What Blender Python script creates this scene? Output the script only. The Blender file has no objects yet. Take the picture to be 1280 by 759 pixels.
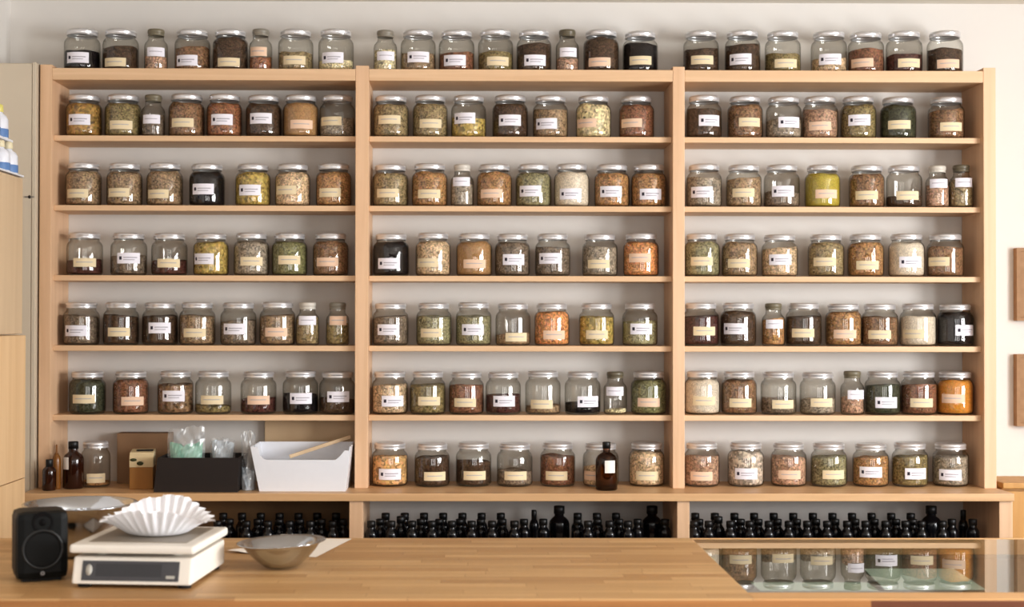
import bpy, bmesh, math, random
from mathutils import Matrix, Vector
random.seed(7)
C = bpy.context.scene.collection
sc = bpy.context.scene
PI = math.pi
R = math.radians

# ------------------------------------------------------------------ camera
F = 1778.0
SX = 0.032
CAM = Vector((0, -4.8, 1.468))
RM = (Matrix.Rotation(-R(0.60), 3, 'Z') @ Matrix.Rotation(R(90.66), 3, 'X') @ Matrix.Rotation(R(0.09), 3, 'Z'))
cd = bpy.data.cameras.new('camera')
cam = bpy.data.objects.new('camera', cd)
C.objects.link(cam)
cam.matrix_world = Matrix.Translation(CAM) @ RM.to_4x4()
cd.sensor_width = 36
cd.lens = F / 1280 * 36
cd.shift_x = SX
cd.clip_start = 0.05
cd.dof.use_dof = True
cd.dof.focus_distance = 4.22
cd.dof.aperture_fstop = 3.4
sc.camera = cam


def ray(px, py):
    return RM @ Vector(((px - 640 + SX * 1280) / F, (379.5 - py) / F, -1))


def onY(px, py, Y):
    d = ray(px, py)
    return CAM + d * ((Y - CAM.y) / d.y)


def onZ(px, py, Z):
    d = ray(px, py)
    return CAM + d * ((Z - CAM.z) / d.z)


# ------------------------------------------------------------------ materials
def lin(c):
    return tuple(((v / 255) / 12.92 if v / 255 <= 0.04045 else ((v / 255 + 0.055) / 1.055) ** 2.4) for v in c)


def col(c):
    return (*lin(c), 1)


def newmat(name):
    m = bpy.data.materials.new(name)
    m.use_nodes = True
    nt = m.node_tree
    return m, nt, nt.nodes, nt.links, nt.nodes['Principled BSDF']


def plain(name, c, rough=0.5, metal=0.0, spec=0.5, var=0.06, scale=40, bump=0.0, aniso=0):
    m, nt, N, L, b = newmat(name)
    b.inputs['Roughness'].default_value = rough
    b.inputs['Metallic'].default_value = metal
    b.inputs['Specular IOR Level'].default_value = spec
    tc = N.new('ShaderNodeTexCoord')
    nz = N.new('ShaderNodeTexNoise')
    nz.inputs['Scale'].default_value = scale
    nz.inputs['Detail'].default_value = 4
    L.new(tc.outputs['Object'], nz.inputs['Vector'])
    mx = N.new('ShaderNodeMix')
    mx.data_type = 'RGBA'
    l = lin(c)
    mx.inputs[6].default_value = (*[v * (1 - var) for v in l], 1)
    mx.inputs[7].default_value = (*[min(1, v * (1 + var)) for v in l], 1)
    L.new(nz.outputs['Fac'], mx.inputs[0])
    L.new(mx.outputs[2], b.inputs['Base Color'])
    if bump:
        bp = N.new('ShaderNodeBump')
        bp.inputs['Strength'].default_value = bump
        bp.inputs['Distance'].default_value = 0.002
        L.new(nz.outputs['Fac'], bp.inputs['Height'])
        L.new(bp.outputs[0], b.inputs['Normal'])
    return m


def wood(name, c1, c2, axis='X', rough=0.45, fine=1.0):
    m, nt, N, L, b = newmat(name)
    tc = N.new('ShaderNodeTexCoord')
    oi = N.new('ShaderNodeObjectInfo')
    ad = N.new('ShaderNodeVectorMath')
    mp = N.new('ShaderNodeMapping')
    s = {'X': (1.3, 34, 34), 'Y': (34, 1.3, 34), 'Z': (34, 34, 1.3)}[axis]
    mp.inputs['Scale'].default_value = [v * fine for v in s]
    L.new(tc.outputs['Object'], ad.inputs[0])
    L.new(oi.outputs['Random'], ad.inputs[1])
    L.new(ad.outputs[0], mp.inputs['Vector'])
    nz = N.new('ShaderNodeTexNoise')
    nz.inputs['Scale'].default_value = 1.0
    nz.inputs['Detail'].default_value = 6
    nz.inputs['Distortion'].default_value = 0.6
    L.new(mp.outputs[0], nz.inputs['Vector'])
    rp = N.new('ShaderNodeValToRGB')
    rp.color_ramp.elements[0].position = 0.3
    rp.color_ramp.elements[1].position = 0.7
    rp.color_ramp.elements[0].color = col(c1)
    rp.color_ramp.elements[1].color = col(c2)
    L.new(nz.outputs['Fac'], rp.inputs[0])
    L.new(rp.outputs[0], b.inputs['Base Color'])
    b.inputs['Roughness'].default_value = rough
    return m


def butcher(name):
    m, nt, N, L, b = newmat(name)
    tc = N.new('ShaderNodeTexCoord')
    sp = N.new('ShaderNodeSeparateXYZ')
    L.new(tc.outputs['Object'], sp.inputs[0])
    dv = N.new('ShaderNodeMath')
    dv.operation = 'DIVIDE'
    dv.inputs[1].default_value = 0.036
    L.new(sp.outputs[1], dv.inputs[0])
    fl_ = N.new('ShaderNodeMath')
    fl_.operation = 'FLOOR'
    L.new(dv.outputs[0], fl_.inputs[0])
    wn = N.new('ShaderNodeTexWhiteNoise')
    wn.noise_dimensions = '1D'
    L.new(fl_.outputs[0], wn.inputs['W'])
    ax = N.new('ShaderNodeMath')
    L.new(sp.outputs[0], ax.inputs[0])
    L.new(wn.outputs['Value'], ax.inputs[1])
    cb_ = N.new('ShaderNodeCombineXYZ')
    L.new(ax.outputs[0], cb_.inputs[0])
    L.new(sp.outputs[1], cb_.inputs[1])
    br = N.new('ShaderNodeTexBrick')
    br.offset = 0.0
    br.inputs['Scale'].default_value = 1.0
    br.inputs['Brick Width'].default_value = 0.34
    br.inputs['Row Height'].default_value = 0.036
    br.inputs['Mortar Size'].default_value = 0.0005
    br.inputs['Bias'].default_value = 0.0
    br.inputs['Color1'].default_value = col((204, 167, 118))
    br.inputs['Color2'].default_value = col((178, 137, 90))
    br.inputs['Mortar'].default_value = col((150, 108, 64))
    L.new(cb_.outputs[0], br.inputs['Vector'])
    mp = N.new('ShaderNodeMapping')
    mp.inputs['Scale'].default_value = (3, 60, 60)
    L.new(tc.outputs['Object'], mp.inputs['Vector'])
    nz = N.new('ShaderNodeTexNoise')
    nz.inputs['Scale'].default_value = 1
    nz.inputs['Detail'].default_value = 5
    L.new(mp.outputs[0], nz.inputs['Vector'])
    mr = N.new('ShaderNodeMapRange')
    mr.inputs['To Min'].default_value = 0.8
    mr.inputs['To Max'].default_value = 1.18
    L.new(nz.outputs['Fac'], mr.inputs['Value'])
    mu = N.new('ShaderNodeMix')
    mu.data_type = 'RGBA'
    mu.blend_type = 'MULTIPLY'
    mu.inputs[0].default_value = 1
    L.new(br.outputs['Color'], mu.inputs[6])
    L.new(mr.outputs[0], mu.inputs[7])
    L.new(mu.outputs[2], b.inputs['Base Color'])
    b.inputs['Roughness'].default_value = 0.42
    return m


def thin_glass(name, tint=(0.97, 0.985, 0.965), edge=(0.22, 0.20, 0.155), r0=0.085, rough=0.0, power=5.0, edge_pow=2.8, milky=0.0):
    m = bpy.data.materials.new(name)
    m.use_nodes = True
    nt = m.node_tree
    N, L = nt.nodes, nt.links
    N.clear()
    out = N.new('ShaderNodeOutputMaterial')
    lw = N.new('ShaderNodeLayerWeight')
    lw.inputs['Blend'].default_value = 0.5
    pw = N.new('ShaderNodeMath')
    pw.operation = 'POWER'
    pw.inputs[1].default_value = power
    L.new(lw.outputs['Facing'], pw.inputs[0])
    mr = N.new('ShaderNodeMapRange')
    mr.inputs['To Min'].default_value = r0
    mr.inputs['To Max'].default_value = 1.0
    L.new(pw.outputs[0], mr.inputs['Value'])
    pe = N.new('ShaderNodeMath')
    pe.operation = 'POWER'
    pe.inputs[1].default_value = edge_pow
    L.new(lw.outputs['Facing'], pe.inputs[0])
    mx = N.new('ShaderNodeMix')
    mx.data_type = 'RGBA'
    mx.inputs[6].default_value = (*tint, 1)
    mx.inputs[7].default_value = (*edge, 1)
    L.new(pe.outputs[0], mx.inputs[0])
    tr = N.new('ShaderNodeBsdfTransparent')
    L.new(mx.outputs[2], tr.inputs['Color'])
    gl = N.new('ShaderNodeBsdfGlossy')
    gl.inputs['Roughness'].default_value = rough
    sh = N.new('ShaderNodeMixShader')
    L.new(mr.outputs[0], sh.inputs[0])
    L.new(tr.outputs[0], sh.inputs[1])
    L.new(gl.outputs[0], sh.inputs[2])
    last = sh
    if milky:
        df = N.new('ShaderNodeBsdfDiffuse')
        df.inputs['Color'].default_value = (0.85, 0.86, 0.86, 1)
        s2 = N.new('ShaderNodeMixShader')
        s2.inputs[0].default_value = milky
        L.new(sh.outputs[0], s2.inputs[1])
        L.new(df.outputs[0], s2.inputs[2])
        last = s2
    L.new(last.outputs[0], out.inputs[0])
    return m


def herb(name, scale, lo, hi, kind='noise'):
    """Loose dry goods: the object's own colour broken up into lighter and darker bits."""
    m, nt, N, L, b = newmat(name)
    tc = N.new('ShaderNodeTexCoord')
    oi = N.new('ShaderNodeObjectInfo')
    ad = N.new('ShaderNodeVectorMath')
    L.new(tc.outputs['Object'], ad.inputs[0])
    L.new(oi.outputs['Random'], ad.inputs[1])
    vo = N.new('ShaderNodeTexVoronoi')
    vo.inputs['Scale'].default_value = scale
    L.new(ad.outputs[0], vo.inputs['Vector'])
    sep = N.new('ShaderNodeSeparateColor')
    L.new(vo.outputs['Color'], sep.inputs[0])
    nz = N.new('ShaderNodeTexNoise')
    nz.inputs['Scale'].default_value = scale * 0.25
    nz.inputs['Detail'].default_value = 3
    L.new(ad.outputs[0], nz.inputs['Vector'])
    av = N.new('ShaderNodeMath')
    av.operation = 'ADD'
    L.new(sep.outputs[0], av.inputs[0])
    L.new(nz.outputs['Fac'], av.inputs[1])
    mr = N.new('ShaderNodeMapRange')
    mr.inputs['From Min'].default_value = 0.3
    mr.inputs['From Max'].default_value = 1.7
    mr.inputs['To Min'].default_value = lo
    mr.inputs['To Max'].default_value = hi
    L.new(av.outputs[0], mr.inputs['Value'])
    hs = N.new('ShaderNodeHueSaturation')
    h = N.new('ShaderNodeMapRange')
    h.inputs['To Min'].default_value = 0.485
    h.inputs['To Max'].default_value = 0.515
    L.new(sep.outputs[1], h.inputs['Value'])
    L.new(h.outputs[0], hs.inputs['Hue'])
    L.new(mr.outputs[0], hs.inputs['Value'])
    L.new(oi.outputs['Color'], hs.inputs['Color'])
    L.new(hs.outputs[0], b.inputs['Base Color'])
    b.inputs['Roughness'].default_value = 0.85
    b.inputs['Specular IOR Level'].default_value = 0.15
    bp = N.new('ShaderNodeBump')
    bp.inputs['Strength'].default_value = 0.5
    bp.inputs['Distance'].default_value = 0.003
    L.new(vo.outputs['Distance'], bp.inputs['Height'])
    L.new(bp.outputs[0], b.inputs['Normal'])
    return m


def tinted(name, rough=0.6, metal=0.0):
    """Takes the object's own colour."""
    m, nt, N, L, b = newmat(name)
    oi = N.new('ShaderNodeObjectInfo')
    L.new(oi.outputs['Color'], b.inputs['Base Color'])
    b.inputs['Roughness'].default_value = rough
    b.inputs['Metallic'].default_value = metal
    return m


M = {}
M['wall'] = plain('painted_wall', (223, 219, 214), 0.85, spec=0.2, var=0.02, scale=3)
M['ceiling'] = plain('ceiling_paint', (232, 226, 216), 0.9, spec=0.2, var=0.02, scale=3)
M['rear'] = plain('rear_wall_light_damper', (84, 74, 66), 0.9, spec=0.2, var=0.05, scale=3)  # tone made dark to darken lid reflections and lower the bounce
M['floor'] = wood('floor_boards', (84, 62, 44), (104, 78, 54), 'X', 0.5)
M['beech_x'] = wood('beech_along', (214, 178, 140), (229, 196, 160), 'X', 0.5)
M['beech_y'] = wood('beech_deep', (200, 160, 118), (220, 182, 140), 'Y', 0.5)
M['beech_z'] = wood('beech_upright', (215, 178, 142), (229, 194, 160), 'Z', 0.5)
M['ledge'] = wood('ledge_wood', (202, 162, 118), (220, 182, 138), 'X', 0.4)
M['butcher'] = butcher('butcher_block')
M['edge_wood'] = wood('worktop_edge', (154, 104, 56), (176, 124, 72), 'X', 0.45)
M['red_wood'] = wood('red_brown_wood', (92, 48, 26), (118, 66, 36), 'X', 0.45)
M['rail_wood'] = wood('front_rail_wood', (190, 146, 96), (208, 166, 116), 'X', 0.45)
M['cream_panel'] = plain('cream_panel', (205, 192, 172), 0.6, var=0.03, scale=5)
M['ply_z'] = wood('plywood', (216, 180, 136), (232, 200, 158), 'Z', 0.55, 0.5)
M['ply_pale'] = wood('pale_panel_wood', (198, 172, 140), (212, 188, 156), 'Z', 0.6, 0.5)
M['pale_board'] = wood('pale_board', (206, 178, 142), (216, 190, 156), 'X', 0.6, 0.4)
M['glass'] = thin_glass('jar_glass', (0.93, 0.925, 0.90))
M['plate_glass'] = thin_glass('plate_glass', (0.90, 0.93, 0.91), (0.8, 0.85, 0.82), 0.09, 0.0, 3.4)
M['amber'] = plain('amber_glass', (46, 20, 10), 0.12, spec=0.6, var=0.1, scale=20)
M['amber_light'] = thin_glass('amber_glass_lit', (0.27, 0.135, 0.045), (0.05, 0.015, 0.0), 0.06)
M['amber_thin'] = plain('amber_tube', (128, 82, 34), 0.25, var=0.1)
M['black_bottle'] = plain('dark_bottle_glass', (13, 13, 17), 0.18, spec=0.5, var=0.1)
M['black_cap'] = plain('black_cap', (14, 13, 14), 0.45, var=0.1)
M['lid'] = plain('tin_lid', (226, 226, 228), 0.28, metal=0.62, var=0.03)
M['lid_tint'] = tinted('bottle_top', 0.35)
M['herb_fine'] = herb('fine_dry_goods', 420, 0.65, 1.35)
M['herb_mid'] = herb('chopped_dry_goods', 200, 0.25, 1.85)
M['herb_big'] = herb('coarse_dry_goods', 125, 0.25, 1.9)
M['label'] = tinted('paper_label', 0.8)
M['ink'] = plain('label_ink', (176, 172, 182), 0.8)
M['ink_dark'] = plain('label_stamp', (52, 46, 62), 0.8)
M['steel'] = plain('stainless_steel', (196, 200, 206), 0.14, metal=1.0, var=0.04, scale=28, bump=.35)
M['steel_matt'] = plain('brushed_steel', (150, 146, 140), 0.4, metal=0.8, var=0.05)
M['white_plastic'] = plain('white_plastic', (228, 230, 236), 0.4, var=0.02)
M['scale_body'] = plain('scale_plastic', (228, 223, 214), 0.4, var=0.02)
M['scale_pan'] = plain('scale_pan', (150, 140, 126), 0.38, metal=0.5, var=0.05)
M['display'] = plain('display_panel', (66, 66, 70), 0.25, var=0.1, scale=12)
M['display_pale'] = plain('display_pale', (176, 174, 166), 0.4)
M['rubber'] = plain('rubber', (24, 20, 18), 0.8)
M['paper'] = plain('filter_paper', (238, 238, 242), 0.85, spec=0.1, var=0.02)
M['sheet'] = plain('white_sheet', (240, 234, 226), 0.8, spec=0.1, var=0.02)
M['speaker'] = plain('speaker_case', (9, 10, 9), 0.5, spec=0.2, var=0.1)
M['cone'] = plain('speaker_cone', (8, 6, 6), 0.7, spec=0.15, var=0.1)
M['grille'] = plain('speaker_ring', (22, 23, 23), 0.4)
M['emblem'] = plain('speaker_emblem', (150, 150, 152), 0.5)
M['card_black'] = plain('black_card', (34, 24, 20), 0.7, var=0.1, scale=15)
M['card_brown'] = plain('brown_card', (150, 118, 88), 0.8, var=0.08, scale=15)
M['carton_cream'] = plain('carton_cream', (214, 196, 158), 0.7)
M['carton_amber'] = plain('carton_amber', (160, 112, 52), 0.6, var=0.15, scale=14)
M['green_print'] = plain('green_print', (62, 66, 34), 0.7)
M['slot'] = plain('slot_black', (26, 20, 16), 0.9)
M['bag'] = thin_glass('clear_plastic', (0.93, 0.94, 0.95), (0.6, 0.6, 0.62), 0.10, 0.22, 3.0, 2.0, 0.13)
M['bag_green'] = plain('mint_contents', (150, 206, 182), 0.7, var=0.25, scale=60)
M['bag_white'] = plain('white_contents', (222, 232, 240), 0.6, var=0.06, scale=60)
M['spray'] = plain('white_bottle_plastic', (226, 228, 236), 0.35, var=0.03)
M['blue'] = plain('blue_label', (96, 132, 182), 0.5, var=0.15, scale=50)
M['yellow_cap'] = plain('yellow_cap', (216, 206, 120), 0.4)
M['ivory'] = plain('ivory_cap', (222, 212, 180), 0.4)
M['case_liner'] = plain('case_liner', (104, 98, 82), 0.7, var=0.05)
M['case_sheet'] = plain('case_sheet', (205, 222, 205), 0.8, var=0.03)
M['frame_brown'] = wood('brown_board', (150, 112, 74), (166, 128, 90), 'X', 0.6)
M['side_cab'] = wood('amber_cabinet', (186, 138, 74), (202, 156, 92), 'Z', 0.5)
M['dark_metal'] = plain('dark_metal', (60, 50, 44), 0.4, metal=0.6)


# ------------------------------------------------------------------ mesh helpers
def box(bm, x0, x1, y0, y1, z0, z1, bev=0.0, mi=0):
    t = bmesh.new()
    r = bmesh.ops.create_cube(t, size=1)
    for v in t.verts:
        v.co = Vector(((x0 + x1) / 2 + v.co.x * (x1 - x0), (y0 + y1) / 2 + v.co.y * (y1 - y0), (z0 + z1) / 2 + v.co.z * (z1 - z0)))
    if bev:
        bmesh.ops.bevel(t, geom=list(t.edges), offset=bev, segments=2, profile=0.6, affect='EDGES')
    for f in t.faces:
        f.material_index = mi
    merge(bm, t)
    return bm


def merge(bm, t, mat=None):
    if mat is not None:
        t.transform(mat)
    me = bpy.data.meshes.new('tmp')
    t.to_mesh(me)
    t.free()
    bm.from_mesh(me)
    bpy.data.meshes.remove(me)


def lathe(bm, prof, seg=32, mi=0, cap=True, fn=None):
    rings = []
    for r, z in prof:
        if r < 1e-6:
            rings.append([bm.verts.new((0, 0, z))])
        else:
            ring = []
            for i in range(seg):
                a = 2 * PI * i / seg
                p = Vector((r * math.cos(a), r * math.sin(a), z))
                if fn:
                    p = fn(p, a, r, z)
                ring.append(bm.verts.new(p))
            rings.append(ring)
    for a, b in zip(rings, rings[1:]):
        for i in range(seg):
            j = (i + 1) % seg
            if len(a) == 1 and len(b) == 1:
                continue
            if len(a) == 1:
                f = bm.faces.new((a[0], b[j], b[i])) if False else bm.faces.new((a[0], b[j], b[i]))
            elif len(b) == 1:
                f = bm.faces.new((a[i], a[j], b[0]))
            else:
                f = bm.faces.new((a[i], a[j], b[j], b[i]))
            f.material_index = mi
            f.smooth = True
    return bm


def prism(bm, pts, x0, x1, axis='X', bev=0.0, mi=0):
    """Extrude a closed 2-D outline; axis X: pts are (y, z); axis Y: pts are (x, z); axis Z: pts are (x, y)."""
    t = bmesh.new()

    def P(a, b, c):
        return {'X': (c, a, b), 'Y': (a, c, b), 'Z': (a, b, c)}[axis]
    A = [t.verts.new(P(a, b, x0)) for a, b in pts]
    B = [t.verts.new(P(a, b, x1)) for a, b in pts]
    n = len(pts)
    t.faces.new(A)
    t.faces.new(list(reversed(B)))
    for i in range(n):
        j = (i + 1) % n
        t.faces.new((A[j], A[i], B[i], B[j]))
    bmesh.ops.recalc_face_normals(t, faces=list(t.faces))
    if bev:
        bmesh.ops.bevel(t, geom=list(t.edges), offset=bev, segments=2, profile=0.6, affect='EDGES')
    for f in t.faces:
        f.material_index = mi
    merge(bm, t)
    return bm


def mesh(name, bm, mats):
    me = bpy.data.meshes.new(name)
    bmesh.ops.recalc_face_normals(bm, faces=list(bm.faces))
    bm.to_mesh(me)
    bm.free()
    for m in (mats if isinstance(mats, (list, tuple)) else [mats]):
        me.materials.append(m)
    return me


def link(name, me, parent=None, loc=(0, 0, 0), rz=0, rot=None):
    o = bpy.data.objects.new(name, me)
    C.objects.link(o)
    o.parent = parent
    o.location = loc
    o.rotation_euler = rot if rot else (0, 0, rz)
    return o


def obj(name, bm, mats, parent=None, loc=(0, 0, 0), rz=0, rot=None):
    return link(name, mesh(name, bm, mats), parent, loc, rz, rot)


def tag(o, label, cat, group=None):
    o['label'] = label
    o['category'] = cat
    if group:
        o['group'] = group
    return o


def thing(name, label, cat, loc=(0, 0, 0), rz=0, group=None):
    return tag(link(name, None, None, loc, rz), label, cat, group)


def struct(name, bm, m):
    o = obj(name, bm, m)
    o['kind'] = 'structure'
    return o


def B(*a, **k):
    return box(bmesh.new(), *a, **k)


# ------------------------------------------------------------------ the room
WY = 0.215
XL, XR, YR, ZC = -1.60, 3.7, -7.2, 2.592
struct('floor', B(XL - .1, XR + .1, YR - .1, WY + .1, -.1, 0), M['floor'])
struct('ceiling', B(XL - .1, XR + .1, YR - .1, WY + .1, ZC, ZC + .1), M['ceiling'])
struct('wall_back', B(XL - .1, XR + .1, WY, WY + .1, 0, ZC), M['wall'])
struct('wall_left', B(XL - .1, XL, YR, WY, 0, ZC), M['wall'])
struct('wall_right', B(XR, XR + .1, YR, WY, 0, ZC), M['wall'])
struct('wall_front', B(XL - .1, XR + .1, YR - .1, YR, 0, ZC), M['rear'])  # unseen wall, added dark so the lid sides reflect a dark room

# ------------------------------------------------------------------ shelving
ZT1, ZT0 = 2.3157, 2.276
ZS = [2.0915, 1.855, 1.6174, 1.3797, 1.1447]
ZL = 0.90
posts = [(-1.431, -1.391), (-.3685, -.324), (.7046, .745), (1.760, 1.802)]
su = thing('shelving_unit', 'long beech shelving unit of three bays holding rows of glass jars', 'shelves', (0, 0, ZL))
for a, b in posts:
    obj('upright', B(a, b, 0, WY - .002, 0, 2.327 - ZL, .002), M['beech_z'], su)
for k in range(3):
    x0, x1 = posts[k][1], posts[k + 1][0]
    obj('top_board', B(x0, x1, .001, WY - .002, ZT0 - ZL, ZT1 - ZL, .002), M['beech_x'], su)
    for z in ZS:
        obj('shelf', B(x0, x1, .028, WY - .002, z - .019 - ZL, z - ZL, .002), M['beech_x'], su)

# base cabinet with a deep ledge and a low open niche
bc = thing('base_cabinet', 'beech base cabinet under the shelving with a low open niche of dark bottles', 'cabinet', (0, 0, 0))
for a, b in [(-1.436, -1.388), (-.376, -.331), (.700, .741), (1.762, 1.807)]:
    obj('upright', B(a, b, -.128, WY - .002, 0, ZL - .0262, .002), M['beech_z'], bc)
for a, b in [(-1.388, -.376), (-.331, .700), (.741, 1.762)]:
    obj('niche_floor', B(a, b, -.128, WY - .002, .68, .70), M['beech_x'], bc)
    obj('cupboard_front', B(a, b, -.12, -.10, .06, .68), M['beech_z'], bc)
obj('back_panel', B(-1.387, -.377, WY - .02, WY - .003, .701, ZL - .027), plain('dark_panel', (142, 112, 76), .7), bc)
ld = obj('ledge_worktop', B(-1.44, 1.807, -.142, WY - .002, ZL - .0255, ZL, .002), M['ledge'])
tag(ld, 'long wooden ledge running under the shelving above the bottle niche', 'worktop')

# ------------------------------------------------------------------ jars
JW = [(0, 0), (.050, 0), (.0575, .003), (.0608, .011), (.0612, .02), (.0612, .094), (.0600, .104), (.056, .112), (.0505, .117), (.0490, .121), (.0490, .128)]
JN = [(0, 0), (.033, 0), (.038, .003), (.0400, .010), (.0400, .088), (.0375, .098), (.031, .106), (.0275, .111), (.0265, .118), (.0265, .126)]


def jar_mesh(name, prof, seg=40):
    return mesh(name, lathe(bmesh.new(), prof, seg), M['glass'])


def rad_at(prof, z):
    for (r0, z0), (r1, z1) in zip(prof[1:], prof[2:]):
        if z0 <= z <= z1 and z1 > z0:
            return r0 + (r1 - r0) * (z - z0) / (z1 - z0)
    return prof[-1][0]


def content_mesh(name, prof, h, mat, seed):
    rnd = random.Random(seed)
    p = [(0, .005), (prof[1][0] - .004, .005)]
    n = 10
    for i in range(n + 1):
        z = .008 + (h - .008) * i / n
        p.append((max(.004, rad_at(prof, z) - .003), z))
    rt = p[-1][0]
    top = [(rt * .8, h + .001), (rt * .5, h + .002), (rt * .22, h + .0025), (0, h + .002)]
    ph = [rnd.uniform(0, 6.3) for _ in range(4)]
    am = rnd.uniform(.001, .005)

    def fn(q, a, r, z):
        if z >= h - .0001:
            q.z += am * math.sin(a + ph[0]) * (r / rt) + .0016 * math.sin(3 * a + ph[1]) * (r / rt) + .0012 * math.sin(5 * a + ph[2])
        return q
    return mesh(name, lathe(bmesh.new(), p + top, 28, fn=fn), mat)


def label_mesh(name, rad, w, h, stamp):
    bm = bmesh.new()
    ha = w / rad / 2
    n = 12

    def patch(a0, a1, z0, z1, rr, mi, k):
        vs = []
        for i in range(k + 1):
            a = a0 + (a1 - a0) * i / k
            x, y = rr * math.sin(a), -rr * math.cos(a)
            vs.append((bm.verts.new((x, y, z0)), bm.verts.new((x, y, z1))))
        for (p, q), (s, t) in zip(vs, vs[1:]):
            f = bm.faces.new((p, s, t, q))
            f.material_index = mi
            f.smooth = True
    patch(-ha, ha, -h / 2, h / 2, rad + .0006, 0, n)
    r2 = rad + .0010
    if stamp:
        patch(-.80 * ha, -.58 * ha, -.14 * h, .16 * h, r2, 2, 3)
        patch(-.44 * ha, .72 * ha, .02 * h, .11 * h, r2, 1, 6)
        patch(-.44 * ha, .50 * ha, -.18 * h, -.11 * h, r2, 1, 6)
    else:
        patch(-.72 * ha, .66 * ha, .00 * h, .08 * h, r2, 1, 6)
    me = bpy.data.meshes.new(name)
    bm.to_mesh(me)
    bm.free()
    for m in (M['label'], M['ink'], M['ink_dark']):
        me.materials.append(m)
    return me


def lid_mesh():
    bm = bmesh.new()
    lathe(bm, [(0, .1452), (.030, .1452), (.042, .1450), (.0445, .1460), (.0468, .1460), (.0500, .1448), (.0522, .1422), (.0534, .1385), (.0534, .1375),
               (.0526, .1362), (.0522, .131), (.0522, .1285), (.0532, .1275), (.0532, .1262), (.0515, .1255), (.049, .1258)], 40)
    return mesh('lid', bm, M['lid'])


def top_mesh():
    bm = bmesh.new()
    lathe(bm, [(0, .1475), (.022, .1475), (.0275, .146), (.029, .143), (.029, .134), (.0275, .1325), (.0275, .126), (.0285, .1245), (.0265, .1235)], 28)
    return mesh('bottle_top', bm, M['lid_tint'])


ME = {'W': jar_mesh('glass_body', JW), 'N': jar_mesh('glass_body_narrow', JN, 28),
      'lid': lid_mesh(), 'top': top_mesh(),
      'labW': label_mesh('label_stamped', .0612, .079, .037, True), 'labC': label_mesh('label_plain', .0612, .080, .030, False),
      'labN': label_mesh('label_small', .0400, .064, .031, False)}
CM = {}


def content(kind, fill, grain):
    fb = min((.14, .24, .34, .45, .58, .72, .86, 1.0), key=lambda v: abs(v - fill))
    k = (kind, fb, grain)
    if k not in CM:
        prof = JW if kind == 'W' else JN
        hmax = .115 if kind == 'W' else .106
        CM[k] = content_mesh('contents', prof, max(.016, fb * hmax), M['herb_' + grain], int(fb * 100) * 7 + (0 if kind == 'W' else 500) + ord(grain[0]))
    return CM[k]


# colour key: (rgb, grain, words)
K = {
    'tp': ((142, 120, 94), 'mid', 'taupe herbs'), 'ol': ((118, 108, 66), 'mid', 'olive herbs'), 'to': ((136, 122, 88), 'mid', 'pale olive herbs'),
    'db': ((74, 54, 40), 'mid', 'dark brown herbs'), 'bk': ((34, 28, 30), 'mid', 'blackish herbs'), 'ru': ((140, 82, 48), 'mid', 'rust brown pieces'),
    'br': ((122, 88, 60), 'mid', 'brown herbs'), 'rb': ((118, 68, 46), 'mid', 'reddish brown herbs'), 'tn': ((178, 136, 88), 'fine', 'tan powder'),
    'tb': ((158, 116, 70), 'mid', 'tan brown seeds'), 'or': ((206, 140, 84), 'mid', 'orange pieces'), 'mu': ((146, 112, 40), 'big', 'mustard yellow flowers'),
    'yo': ((166, 146, 72), 'big', 'yellowish flowers'), 'ye': ((186, 170, 50), 'fine', 'bright yellow powder'), 'gr': ((98, 106, 66), 'mid', 'green leaves'),
    'dg': ((54, 62, 46), 'mid', 'dark green leaves'), 'ma': ((78, 40, 38), 'mid', 'maroon berries'), 'gy': ((146, 138, 126), 'mid', 'grey herbs'),
    'wh': ((232, 222, 206), 'fine', 'white powder'), 'be': ((196, 172, 142), 'mid', 'beige roots'), 'pk': ((170, 136, 116), 'mid', 'pinkish pieces'),
    'cr': ((214, 206, 170), 'mid', 'cream coloured pieces'), 'go': ((214, 140, 22), 'fine', 'golden orange powder'), 'gd': ((104, 94, 84), 'mid', 'dark grey herbs'),
    'ch': ((208, 196, 158), 'big', 'pale wood chips'), 'mx': ((110, 82, 58), 'big', 'mixed brown nuts'), 'sp': ((178, 168, 158), 'big', 'speckled flakes'),
    'gg': ((132, 132, 100), 'mid', 'grey green herbs'), 'bo': ((196, 156, 104), 'big', 'beige and orange pieces'),
}
LC = {'w': ((236, 234, 242), 'white'), 'c': ((228, 212, 178), 'cream'), 'p': ((232, 202, 176), 'peach')}
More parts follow.
